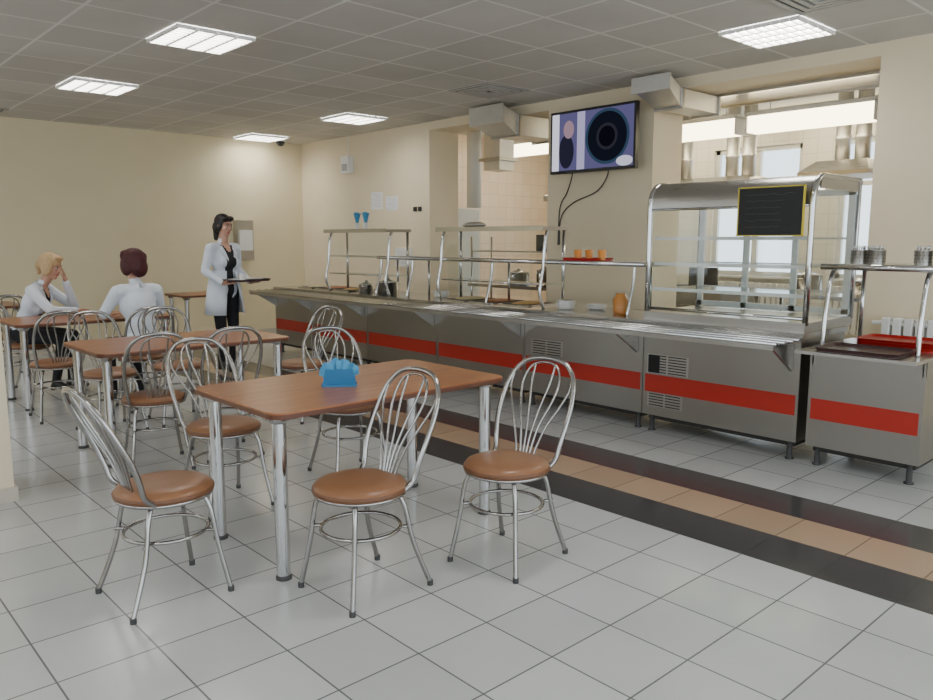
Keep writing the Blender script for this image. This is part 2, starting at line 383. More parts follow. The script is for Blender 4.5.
# ------------------------------------------------------------ serving counter
CX0=4.93; CX1=5.6
b=MB(); units=[2.18,3.39,4.64,5.83,7.03,8.15,9.1]
for i in range(len(units)-1):
    y0=units[i]+.003; y1=units[i+1]-.003
    b.box(CX0,CX1,y0,y1,.13,.82,M_steelF)
    b.box(CX0-.004,CX0,y0+.02,y1-.02,.31,.445,M_red)
    b.box(CX0-.003,CX0,y0,y0+.012,.14,.8,M_steelF); b.box(CX0-.003,CX0,y1-.012,y1,.14,.8,M_steelF)
    b.box(CX0+.05,CX1-.05,y0+.03,y1-.03,.09,.13,M_dark)
    for yy in (y0+.06,y1-.06):
        for xx in (CX0+.05,CX1-.05):
            b.lathe([(.028,0),(.028,.01),(.018,.015),(.018,.13)],(xx,yy,0),M_rubber,14)
b.box(CX0-.02,CX1+.02,2.17,9.11,.82,.855,M_steelT)
for (u0,u1,z0,z1) in ((3.0,3.35,.455,.60),(3.04,3.34,.20,.305),(4.2,4.55,.47,.60)):
    b.box(CX0-.006,CX0,u0,u1,z0,z1,M_steel)
    n=int((z1-z0)/.02)
    for k in range(n):
        z=z0+.008+k*(z1-z0)/n
        for (ya,yb) in ((u0+.015,(u0+u1)/2-.008),((u0+u1)/2+.008,u1-.015)): b.box(CX0-.008,CX0-.005,ya,yb,z,z+.008,M_dark)
b.box(CX0-.008,CX0-.004,3.24,3.34,.46,.59,M_black)
b.build('serving_counter')
# tray rail
b=MB(); RX0=4.58
b.box(RX0,CX0-.02,2.2,9.1,.80,.808,M_steelT)
for x in (RX0,RX0+.11,RX0+.22,RX0+.31): b.tube([(x,2.18,.815),(x,9.12,.815)],.013,M_chrome,10)
b.box(RX0-.006,RX0+.012,2.2,9.1,.775,.81,M_steel)
for y in units[:-1]+[9.05]:
    yy=y+.06 if y<9 else y
    b.hexa([(RX0+.04,yy-.01,.785),(CX0-.004,yy-.01,.60),(CX0-.004,yy+.01,.60),(RX0+.04,yy+.01,.785),
            (RX0+.02,yy-.01,.80),(CX0-.004,yy-.01,.80),(CX0-.004,yy+.01,.80),(RX0+.02,yy+.01,.80)],M_steel)
b.build('tray_rail')
def gantry(y0,y1,ztop):
    b=MB(); x0,x1=5.0,5.34
    b.box(x0,x1,y0,y1,ztop-.03,ztop,M_steel); b.box(x0-.004,x0,y0,y1,ztop-.035,ztop+.008,M_chrome)
    b.box(x0+.06,x0+.064,y0+.06,y1-.06,1.30,ztop-.04,M_glass)
    for y in (y0+.03,y1-.03):
        b.tube(crs([(x0+.1,y,ztop-.02),(x0+.06,y,ztop-.12),(x0+.04,y,ztop-.35),(x0+.0,y,1.0),(x0+.05,y,.857)],5),.015,M_chrome)
        b.tube([(x1-.03,y,ztop-.02),(x1-.03,y,.857)],.015,M_chrome)
    b.box(x0+.06,x1-.03,y0+.03,y1-.03,1.06,1.068,M_glassS); b.tube([(x0+.05,y0+.03,1.064),(x0+.05,y1-.03,1.064)],.007,M_chrome,8)
    return b
b=gantry(4.50,5.93,1.57); b.build('gantry_shelf')
b=gantry(6.75,8.0,1.57); b.box(5.04,5.3,6.8,7.95,1.26,1.275,M_steel); b.build('gantry_shelf')
b=MB()
b.box(5.06,5.32,3.45,7.0,1.245,1.28,M_steel); b.tube([(5.06,3.45,1.265),(5.06,7.0,1.265)],.019,M_chrome)
for y in (3.6,5.2,6.4,6.95):
    b.tube(crs([(5.08,y,1.26),(5.06,y,1.1),(5.0,y,.9),(5.0,y,.857)],5),.013,M_chrome); b.tube([(5.3,y,1.26),(5.3,y,.857)],.013,M_chrome)
b.build('serving_shelf')
b=MB(); b.box(5.05,5.056,4.66,5.8,.95,1.24,M_glass); b.build('sneeze_guard_glass')

# display case
DZ=.045
M_casefill=emis('case_fill_glow',(1,.97,.92),5)  # fill glow added to brighten the case, not one of its fittings
b=MB(); y0,y1=2.2,3.42; X0,X1=5.0,5.72
b.box(X0-.03,X1+.02,y0-.01,y1+.01,.855,.915,M_steel)
cur=[(X0,1.64+DZ)]+[(X0+.15-.15*math.cos(a),1.68+DZ+.15*math.sin(a)) for a in [PI/2*k/8 for k in range(9)]]+[(X1,1.83+DZ),(X1,1.80+DZ)]
b.profY(cur,y0-.02,y1+.02,M_steel)
cur2=[(x+.012,z-.012) for x,z in cur]; b.profY(cur2,y0-.02,y1+.02,M_steel)
for y in (y0,y1):
    path=[(X0,y,.9),(X0,y,1.3),(X0,y,1.62+DZ)]+[(x,y,z-.01) for x,z in cur[1:-2]]+[(X1,y,1.82+DZ),(X1,y,1.3),(X1,y,.9)]
    b.tube(path,.02,M_chrome,10)
    b.box(X0+.10,X1,y-.006,y+.006,1.74+DZ,1.83+DZ,M_steel)
    b.box(X0+.01,X1-.01,y-.003,y+.003,.93,1.76+DZ,M_glass)
b.box(X0+.002,X0+.008,y0+.02,y1-.02,.95,1.62+DZ,M_glass)
b.tube([(X0,y0,.94),(X0,y1,.94)],.012,M_chrome); b.tube([(X0,y0,1.63+DZ),(X0,y1,1.63+DZ)],.009,M_chrome)
b.tube([(X0+.3,y0+.06,1.80),(X0+.3,y1-.06,1.80)],.013,M_casefill,10)  # added glowing tube under the roof, lightens case interior and chrome
for z in (1.08,1.27,1.46):
    b.box(X0+.05,X1-.05,y0+.03,y1-.03,z,z+.008,M_glassS); b.box(X0+.045,X0+.055,y0+.02,y1-.02,z-.008,z+.016,M_white)
    b.box(X1-.055,X1-.045,y0+.02,y1-.02,z-.004,z+.012,M_white)
for k in range(4):
    y=y0+.03+(y1-y0-.06)*k/3; b.box(X1-.03,X1-.005,y-.022,y+.022,.92,1.78+DZ,M_white)
for z in (.925,1.72+DZ): b.box(X1-.03,X1-.005,y0,y1,z,z+.04,M_white)
b.build('glass_display_case')
# menu blackboard
b=MB(); b.box(4.955,4.965,2.24,2.68,1.485,1.795,M_board)
for (ya,yb,za,zb) in ((2.23,2.69,1.795,1.802),(2.23,2.69,1.478,1.485),(2.233,2.24,1.478,1.802),(2.68,2.687,1.478,1.802)): b.box(4.95,4.97,ya,yb,za,zb,M_yellow)
random.seed(3)
for r in range(6):
    z=1.75-.042*r; y=2.63; ye=2.40 if r else 2.34
    pts=[]
    while y>ye-random.random()*.06: pts.append((4.953,y,z+random.uniform(-.007,.007))); y-=.012
    b.tube(pts,.0011,M_chalk,4)
b.box(4.965,4.985,2.3,2.34,1.6,1.64,M_steel); b.box(4.965,4.985,2.58,2.62,1.6,1.64,M_steel)
b.build('menu_blackboard')

# cutlery / tray cabinet at right
SZ=1.30
b=MB(); y0,y1=1.45,2.12
b.box(CX0,CX1,y0,y1,.13,.66,M_steelF); b.box(CX0-.004,CX0,y0+.02,y1-.02,.31,.445,M_red)
b.box(CX0,CX1,y0,y0+.02,.66,.76,M_steelF); b.box(CX0,CX1,y1-.02,y1,.66,.76,M_steelF); b.box(CX0,CX0+.01,y0,y1,.66,.76,M_steelF)
b.box(CX0+.05,CX1-.05,y0+.03,y1-.03,.09,.13,M_dark)
b.box(CX0-.22,CX1,y0-.01,y1+.01,.755,.775,M_steel)
b.box(CX0-.003,CX0,y0,y0+.012,.14,.755,M_steelF); b.box(CX0-.003,CX0,y1-.012,y1,.14,.755,M_steelF)
for yy in (y0+.06,y1-.06):
    for xx in (CX0+.05,CX1-.05): b.lathe([(.028,0),(.028,.01),(.018,.015),(.018,.13)],(xx,yy,0),M_rubber,14)
    b.tube(crs([(CX0+.02,yy,.77),(CX0+.03,yy,.95),(CX0+.07,yy,1.17),(CX0+.13,yy,SZ-.035),(CX0+.2,yy,SZ-.02)],6),.015,M_chrome)
    b.tube([(CX1-.05,yy,.77),(CX1-.05,yy,SZ-.02)],.015,M_chrome)
b.box(CX0+.05,CX1,y0-.1,y1-.01,SZ-.03,SZ,M_steel); b.tube([(CX0+.05,y0-.1,SZ-.014),(CX0+.05,y1-.01,SZ-.014)],.02,M_chrome)
b.build('tray_cabinet')
def tray(L,W,m,n=0):
    b=MB(); P=rrect(L/2,W/2,.04,4)
    b.prism(P,0,.006,m); vs=[(x,y,.004) for x,y in P]+[(x*1.05,y*1.05,.024) for x,y in P]+[(x*1.08,y*1.08,.024) for x,y in P]; k=len(P)
    b.add(vs,[(i,(i+1)%k,k+(i+1)%k,k+i) for i in range(k)]+[(k+i,k+(i+1)%k,2*k+(i+1)%k,2*k+i) for i in range(k)],m,True)
    return b
M_dtray=mat('dark_tray',(.07,.035,.035),.35)
tray(.46,.33,M_dtray).build('serving_tray',(4.93,1.80,.775),PI/2)
e=empty('red_tray_stack',(5.33,1.72,.775))
for k in range(3): tray(.44,.32,M_redtray).build('tray_%d'%k,(0,0,.016*k),PI/2+.02*k,parent=e)
def canister():
    b=MB(); b.lathe([(.048,0),(.048,.085),(.052,.09),(.046,.09),(.044,.01),(.0,.01)],(0,0,0),M_steel,24,cap=False)
    for r in range(3):
        for k in range(14):
            a=2*PI*k/14+r*.22; c=Vector((.0475*math.cos(a),.0475*math.sin(a),.02+.02*r))
            b.ell(c,(.0032,.0032,.0032),M_dark,n=6,h=4)
    for k in range(9):
        a=2*PI*k/9; x=.028*math.cos(a); y=.028*math.sin(a)
        b.tube([(x*.5,y*.5,.012),(x*1.15,y*1.15,.10)],.003,M_chrome,6); b.ell((x*1.2,y*1.2,.105),(.008,.004,.014),M_chrome,n=8,h=6)
    return b.mesh('cutlery_canister')
cn=canister()
for (x,y) in ((5.2,1.97),(5.32,1.93),(5.2,1.86),(5.2,1.60),(5.3,1.52),(5.2,1.47)): place('cutlery_canister',cn,(x,y,SZ))

# stuff on the counter
tray(.36,.26,M_redtray).build('serving_tray',(5.19,4.16,1.28),PI/2)
def cup(m,r=.032,h=.085):
    b=MB(); b.lathe([(r*.8,0),(r,h),(r*.92,h),(r*.72,.006),(0,.006)],(0,0,0),m,20,cap=False); b.lathe([(r*.8,0),(0,0)],(0,0,0),m,20,cap=False)
    return b
cu=cup(M_orange,.034,.085).mesh('orange_cup')
for (x,y) in ((5.17,4.25),(5.22,4.17),(5.15,3.98)): place('orange_cup',cu,(x,y,1.287))
b=MB(); b.lathe([(.05,0),(.062,.02),(.062,.12),(.04,.155),(.04,.17)],(0,0,0),M_juice,24)
b.lathe([(.064,.0),(.066,.12),(.044,.158),(.044,.19)],(0,0,0),M_glass,24,cap=False); b.tube(crs([(.064,0,.12),(.11,0,.1),(.105,0,.04),(.062,0,.03)],5),.006,M_glass)
b.build('juice_jug',(5.15,3.78,.855))
def plates(n,s=1):
    b=MB()
    for k in range(n):
        z=.012*k; b.lathe([(.05*s,z),(.07*s,z+.004),(.11*s,z+.018),(.11*s,z+.021),(.065*s,z+.008),(0,z+.008)],(0,0,0),M_china,28,cap=False)
    return b.mesh('plate_stack')
for (x,y,n,s) in ((5.15,4.36,6,.75),(5.35,4.18,3,.8),(5.3,6.2,5,.8)): place('plate_stack',plates(n,s),(x,y,.855))
def pot(r,h):
    b=MB(); b.lathe([(r,0),(r,h),(r*1.04,h+.004),(r*.96,h+.006),(.02,h+.03),(.015,h+.05),(0,h+.055)],(0,0,0),M_chrome,28)
    for s in(-1,1): b.tube(crs([(s*r,-.03,h*.8),(s*(r+.035),-.02,h*.82),(s*(r+.035),.02,h*.82),(s*r,.03,h*.8)],4),.006,M_chrome)
    return b
pot(.12,.13).build('cooking_pot',(5.2,7.0,.855)); pot(.09,.09).build('cooking_pot',(5.15,7.35,.855),.7)
for y in (7.35,7.52):
    b=MB(); b.lathe([(.022,0),(.028,.08),(.0,.08)],(0,0,0),M_white,16,cap=False)
    for k in range(5):
        a=2*PI*k/5+.4; b.hexa([(0,-.008,.05),(.008,-.008,.05),(.008,.008,.05),(0,.008,.05)]+[(math.cos(a)*.03+dx,math.sin(a)*.03+dy,.19+.01*(k%2)) for dx,dy in((0,-.02),(.008,-.02),(.008,.02),(0,.02))],M_blue)
    b.build('napkin_cup',(5.15,y,1.57))
b=MB(); b.ell((0,0,.03),(.16,.06,.03),M_steel); b.build('metal_food_dish',(5.17,5.55,1.57),PI/2)
b=MB()
for k,y in enumerate((4.9,5.3,5.7,7.7,8.1,8.5)):
    b.box(5.02,5.5,y-.17,y+.17,.855,.87,M_chrome); b.box(5.05,5.47,y-.14,y+.14,.869,.873,M_dark)
    b.ell((5.26,y,.872),(.19,.12,.02),mat('food_%d'%k,[(.5,.3,.1),(.35,.12,.05),(.55,.45,.25)][k%3],.6,noise=.3,nscale=60))
b.build('food_pan_row')

# ------------------------------------------------------------ TV
b=MB(); X=6.3
b.box(X,X+.05,4.5,5.58,2.14,2.77,M_black)
b.box(X+.05,X+.1,4.7,5.4,2.25,2.6,M_black); b.box(X+.1,WX,4.95,5.15,2.35,2.55,M_black)
ME=lambda n,c,s=1.0: emis(n,c,s)
sx=X-.002
b.box(sx,X,4.525,5.555,2.17,2.745,ME('tv_bg',(.12,.11,.24),.9))
b.box(sx-.001,sx,5.12,5.22,2.17,2.745,ME('tv_light',(.40,.38,.58),1.1)); b.box(sx-.001,sx,5.46,5.555,2.17,2.745,ME('tv_white',(.70,.69,.82),1.2))
def disc(yc,zc,ry,rz,dx,m,clip=None):
    vs=[(sx-dx,min(max(yc+ry*math.cos(2*PI*k/40),4.526),5.554),min(max(zc+rz*math.sin(2*PI*k/40),2.171),2.744)) for k in range(40)]
    b.add(vs,[tuple(reversed(range(40)))],m)
disc(4.84,2.47,.27,.27,.002,ME('tv_rim',(.04,.08,.14),.7)); disc(4.84,2.47,.24,.24,.003,ME('tv_pan',(.010,.013,.025),.6)); disc(4.84,2.47,.13,.13,.004,ME('tv_pan2',(.04,.04,.06),.6)); disc(4.84,2.47,.10,.10,.005,ME('tv_pan3',(.01,.01,.02),.4))
disc(5.36,2.36,.10,.17,.002,ME('tv_plate',(.03,.03,.06),.6)); disc(5.33,2.58,.07,.09,.003,ME('tv_food',(.42,.28,.34),.8)); disc(4.62,2.22,.1,.05,.0055,ME('tv_white2',(.6,.6,.74),1.1))
b.build('wall_tv',bevel=.003)
b=MB()
b.tube(crs([(6.42,5.35,2.25),(6.46,5.42,2.1),(6.48,5.5,1.95),(6.49,5.6,1.8),(6.49,5.62,1.4)],6),.006,M_black,6)
b.tube(crs([(6.42,4.9,2.25),(6.46,4.95,2.1),(6.48,5.1,1.95),(6.48,5.4,1.85),(6.49,5.58,1.7),(6.49,5.6,1.4)],6),.006,M_black,6)
b.build('tv_cable')
# ------------------------------------------------------------ exhaust ducts
def duct(ya,yb,x0,x1,z0,z1,up):
    b=MB()
    b.box(x0+.28,x1,ya,yb,z0,z1,M_duct)
    b.hexa([(x0,ya-.05,z0+.05+up),(x0+.28,ya,z0),(x0+.28,yb,z0),(x0,yb+.05,z0+.05+up),(x0,ya-.05,z1+up),(x0+.28,ya,z1),(x0+.28,yb,z1),(x0,yb+.05,z1+up)],M_duct)
    b.box(x0-.02,x0,ya-.07,yb+.07,z0+.03+up,z1+up+.01,M_duct)
    for x in (x0+.28,x1-.03): b.box(x,x+.03,ya-.02,yb+.02,z0-.02,z1+.005,M_steel)
    return b
duct(4.07,4.34,6.10,7.05,2.67,2.83,.08).build('exhaust_duct')
duct(6.15,6.55,6.1,7.1,2.62,2.84,.07).build('exhaust_duct')
# wall bits
b=MB(); b.box(WX-.09,WX,9.55,9.75,2.42,2.66,M_white); b.box(WX-.095,WX-.09,9.58,9.72,2.45,2.55,mat('grille_grey',(.4,.4,.4),.6)); b.tube([(WX-.01,9.65,2.66),(WX-.01,9.65,2.95)],.006,M_white,6); b.build('wall_speaker',bevel=.01)
M_ink=mat('ink',(.5,.5,.53),.8)
for (ya,yb,za,zb) in ((8.85,9.12,1.88,2.12),(8.5,8.78,1.86,2.05)):
    b=MB(); b.box(WX-.003,WX,ya,yb,za,zb,M_paper)
    k=0; z=zb-.03
    while z>za+.02: b.box(WX-.004,WX-.003,ya+.03,yb-.03-.05*(k%3),z,z+.004,M_ink); z-=.022; k+=1
    b.build('wall_notice')
b=MB()
for y in (8.02,8.12): b.box(WX-.02,WX,y-.03,y+.03,1.83,1.89,M_black)
b.build('wall_socket',bevel=.004)
b=MB(); b.box(WX-.06,WX,8.2,8.5,1.1,1.35,M_white); b.box(WX-.062,WX-.06,8.24,8.46,1.14,1.31,M_china); b.build('fuse_box',bevel=.006)
b=MB(); b.lathe([(.0,-.09),(.04,-.08),(.065,-.04),(.07,0)],(0,0,0),M_black,20,cap=False); b.lathe([(.08,-.02),(.08,0)],(0,0,0),M_white); b.build('dome_camera',(6.0,10.75,CZ))
b=MB(); b.box(5.3,5.55,BY-.16,BY,1.15,1.75,M_steel); b.box(5.32,5.53,BY-.165,BY-.16,1.3,1.6,M_white); b.build('towel_dispenser',bevel=.01)
def radiator(name,x,y0,y1,z0,z1):
    b=MB(); n=int((y1-y0)/.08)
    for k in range(n):
        y=y0+k*.08; b.box(x-.08,x,y,y+.06,z0,z1,M_white)
    b.box(x-.06,x-.02,y0,y1,z0+.03,z0+.06,M_white); b.box(x-.06,x-.02,y0,y1,z1-.06,z1-.03,M_white)
    for y in (y0+.1,y1-.2): b.box(x-.06,x-.03,y,y+.03,0,z0+.05,M_white)
    return b.build(name,bevel=.008)
radiator('radiator',WX-.04,1.2,2.3,.25,.86)
radiator('radiator',KX-.13,3.0,4.3,.25,.86); radiator('radiator',KX-.13,4.8,6.1,.25,.86)
# ------------------------------------------------------------ kitchen
M_fl=emis('fluorescent',(1,.86,.55),9)
for (x,ya,yb,z) in ((7.95,2.9,4.2,2.61),(7.95,4.3,5.3,2.61),(9.0,7.6,9.0,2.8),(9.8,3.0,5.0,2.9),(9.8,5.4,7.4,2.9)):
    b=MB(); b.box(x-.14,x+.14,ya,yb,z+.13,z+.17,M_white)
    b.box(x-.12,x+.12,ya+.02,yb-.02,z-.03,z+.13,M_fl)
    for y in (ya,yb-.02): b.box(x-.14,x+.14,y,y+.02,z-.04,z+.14,M_white)
    for y in (ya+.2,yb-.2): b.tube([(x,y,z+.12),(x,y,KZ)],.006,M_white,6)
    b.build('fluorescent_fixture')
M_cream=mat('cream_metal',(.62,.5,.3),.4)
def hoodpipes(b,x,ys_,z):
    for y in ys_: b.lathe([(.075,z),(.075,z+.22),(.082,z+.23),(.082,z+.26),(.075,z+.27),(.075,KZ)],(x,y,0),M_duct,20)
b=MB(); b.box(8.0,8.8,3.0,3.7,2.10,2.14,M_cream); b.hexa([(8.0,3.0,2.14),(8.8,3.0,2.14),(8.8,3.7,2.14),(8,3.7,2.14),(8.2,3.1,2.26),(8.6,3.1,2.26),(8.6,3.6,2.26),(8.2,3.6,2.26)],M_steel)
hoodpipes(b,8.4,(3.22,3.42),2.25)
b.build('exhaust_hood')
b=MB(); b.box(8.0,9.0,4.2,7.2,1.98,2.05,M_steel); b.hexa([(8.0,4.2,2.05),(9,4.2,2.05),(9,7.2,2.05),(8,7.2,2.05),(8.3,4.4,2.18),(8.7,4.4,2.18),(8.7,7.0,2.18),(8.3,7.0,2.18)],M_steel)
hoodpipes(b,8.4,(4.45,4.65,5.25,5.45,6.2,6.8),2.16)
b.build('exhaust_hood')
def worktable(y0,y1,x0=8.1,x1=8.8):
    b=MB(); b.box(x0,x1,y0,y1,.84,.88,M_steelT); b.box(x0+.04,x1-.04,y0+.05,y1-.05,.25,.28,M_steel)
    for x in(x0+.05,x1-.05):
        for y in(y0+.05,y1-.05): b.cyl((x,y,0),(x,y,.85),.02,M_chrome)
    return b.build('kitchen_worktable')
worktable(2.6,4.2); 
b=MB(); b.box(8.0,8.9,4.5,7.0,0.1,.85,M_steelF); b.box(7.98,8.92,4.48,7.02,.85,.88,M_dark)
for k in range(4):
    b.box(7.985,8.0,4.6+.6*k,5.1+.6*k,.2,.65,M_dark); b.tube([(7.97,4.63+.6*k,.7),(7.97,5.07+.6*k,.7)],.01,M_chrome)
    b.lathe([(.02,0),(.02,.1)],(8.05,4.6+.7*k,0),M_rubber)
b.build('kitchen_stove')
for (x,y,r,h) in ((8.3,4.9,.17,.25),(8.4,5.6,.2,.3),(8.3,6.4,.16,.2),(8.4,3.7,.15,.2),(8.35,3.1,.18,.16)): pot(r,h).build('cooking_pot',(x,y,.88))
b=MB()
b.box(7.3,7.75,8.2,9.25,0,1.9,M_white); b.box(7.28,7.3,8.22,9.23,.05,1.2,M_white); b.tube([(7.26,8.3,.9),(7.26,8.3,1.15)],.01,M_chrome); b.build('kitchen_fridge',bevel=.01)
b=MB(); b.box(7.35,7.62,7.4,7.7,2.38,KZ,M_duct); b.box(7.3,7.67,7.35,7.75,2.5,2.54,M_steel); b.lathe([(.1,.0),(.1,KZ-1.9)],(7.4,7.95,1.9),M_white); b.build('vertical_duct')
b=MB(); b.box(7.05,7.5,5.85,7.7,.84,.88,M_steelT); b.box(7.08,7.45,5.9,7.65,1.3,1.32,M_steel)
for x in(7.08,7.45):
    for y in(5.9,7.65): b.cyl((x,y,0),(x,y,1.5),.015,M_chrome)
b.build('kitchen_rack')
for (y,r,h) in ((6.1,.13,.12),(6.5,.1,.2),(6.95,.14,.16)): pot(r,h).build('cooking_pot',(7.26,y,.88))
b=MB(); b.box(7.15,7.42,6.0,6.55,1.32,1.52,M_black); b.box(7.145,7.15,6.02,6.42,1.34,1.5,M_steel); b.build('microwave_oven',bevel=.008)

# ------------------------------------------------------------ people
def seg_d(p,a,b_):
    ab=b_-a; t=max(0,min(1,(p-a).dot(ab)/max(ab.length_squared,1e-9))); return (p-(a+ab*t)).length,t
def remesh(mb,name,vox,smooth=4,fac=.5):
    me=mb.mesh(name+'_raw'); ob=bpy.data.objects.new(name+'_raw',me); scene.collection.objects.link(ob)
    r=ob.modifiers.new('r','REMESH'); r.mode='VOXEL'; r.voxel_size=vox
    s=ob.modifiers.new('s','SMOOTH'); s.iterations=smooth; s.factor=fac
    dg=bpy.context.evaluated_depsgraph_get(); out=bpy.data.meshes.new_from_object(ob.evaluated_get(dg))
    bpy.data.objects.remove(ob); out.name=name; out.materials.clear()
    for p in out.polygons: p.use_smooth=True
    return out
def caps(b,p0,p1,r0,r1,m=None):
    m=m or M_skin; b.cyl(p0,p1,r0,m,r1=r1,n=16); b.ell(p0,r0,m); b.ell(p1,r1,m)
def hand(name,wrist,fdir,palm,side,curl,parent):
    f=Vector(fdir).normalized(); n=-Vector(palm).normalized(); n=(n-f*n.dot(f)).normalized(); x=f.cross(n)
    R=Matrix((x,f,n)).transposed()
    b=MB()
    caps(b,(0,-.03,0),(0,.02,0),.024,.024)
    b.ell((0,.05,0),(.04,.052,.015),M_skin); b.ell((0,.03,0),(.032,.04,.017),M_skin)
    for k,(fx,L) in enumerate(((.030,.068),(.0105,.078),(-.0105,.072),(-.030,.056))):
        fx*=side; p=Vector((fx,.085,0)); a=curl*.4; r=.0088
        for j,q in enumerate((.42,.33,.25)):
            d=Vector((fx*.5*(1-j*.4),math.cos(a),-math.sin(a))).normalized(); p2=p+d*L*q*1.05
            caps(b,p,p2,r,r*.93); r*=.93; p=p2; a+=curl*.55
    t=[Vector((.022*side,.015,-.004)),Vector((.05*side,.045,-.014)),Vector((.060*side,.075,-.022)),Vector((.058*side,.098,-.03))]
    for i in range(3): caps(b,t[i],t[i+1],.0125-.0015*i,.011-.0015*i)
    me=remesh(b,name,.0045,2); me.materials.append(M_skin)
    me.transform(Matrix.Translation(Vector(wrist))@R.to_4x4())
    return place(name,me,parent=parent)
def head(parent,C,R,hairmat,style):
    b=MB(); m=M_skin
    b.ell((0,-.012,.022),(.073,.092,.093),m,n=24,h=16); b.ell((0,.032,-.035),(.057,.058,.072),m,n=24,h=16)
    b.ell((0,.066,-.092),(.024,.02,.019),m); caps(b,(0,.084,.018),(0,.103,-.022),.008,.0125)
    for s in(-1,1):
        b.ell((s*.011,.094,-.026),(.009,.010,.008),m); b.ell((s*.036,.055,-.02),(.024,.028,.026),m); b.ell((s*.03,.074,.033),(.026,.012,.009),m)
        b.ell((s*.075,-.002,-.008),(.009,.018,.03),m)
    b.ell((0,.086,-.056),(.022,.010,.0065),m); b.ell((0,.085,-.066),(.018,.010,.006),m)
    me=remesh(b,'head',.0055,2)
    me.materials.append(M_skin); me.materials.append(M_lip)
    for p in me.polygons:
        c=p.center
        if c.y>.083 and abs(c.x)<.023 and -.073<c.z<-.05: p.material_index=1
    T=Matrix.Translation(C)@R.to_4x4(); me.transform(T); place('head',me,parent=parent)
    b=MB(); b.T=T
    for s in(-1,1):
        b.ell((s*.03,.076,.008),(.0135,.010,.008),M_eye); b.ell((s*.03,.084,.008),(.006,.004,.0065),M_iris)
        b.tube(crs([(s*.015,.087,.030),(s*.03,.088,.036),(s*.048,.076,.031)],4),.003,hairmat,6)
        b.tube(crs([(s*.017,.083,.014),(s*.03,.0865,.0175),(s*.044,.079,.013)],4),.0018,M_iris,6)
    b.build('face_features',parent=parent)
    b=MB(); h=hairmat
    if style=='tied':
        b.ell((0,-.024,.036),(.082,.098,.092),h,n=24,h=16)
        for s in(-1,1): b.ell((s*.066,-.02,-.01),(.021,.06,.065),h)
        b.ell((0,-.10,-.03),(.055,.042,.07),h); caps(b,(0,-.105,-.04),(0,-.095,-.16),.04,.025)
        b.ell((.03,.057,.088),(.05,.035,.028),h); b.ell((-.03,.057,.088),(.045,.035,.028),h)
    elif style=='bob':
        b.ell((0,-.028,.03),(.100,.110,.105),h,n=24,h=16)
        for s in(-1,1): b.ell((s*.080,-.02,-.02),(.030,.065,.085),h)
        b.ell((0,-.085,-.04),(.080,.05,.085),h); b.ell((0,.045,.095),(.065,.04,.03),h)
        for k in range(14):
            a=2*PI*k/14; b.ell((.085*math.cos(a),-.03+.085*math.sin(a),.02+.05*math.sin(k*2.3)),(.024,.024,.036),h)
    else:
        b.ell((0,-.024,.034),(.088,.102,.097),h,n=24,h=16)
        for s in(-1,1): b.ell((s*.072,.008,-.02),(.026,.055,.075),h)
        b.ell((0,-.10,-.02),(.06,.045,.06),h); b.ell((0,.05,.095),(.06,.038,.026),h); caps(b,(0,-.11,-.03),(0,-.10,-.10),.03,.018)
    me=remesh(b,'hair',.008,3)
    for v in me.vertices:
        v.co+=v.co.normalized()*.0022*math.sin(v.co.x*420+v.co.z*60)
    me.materials.append(hairmat); me.transform(T); place('hair',me,parent=parent)
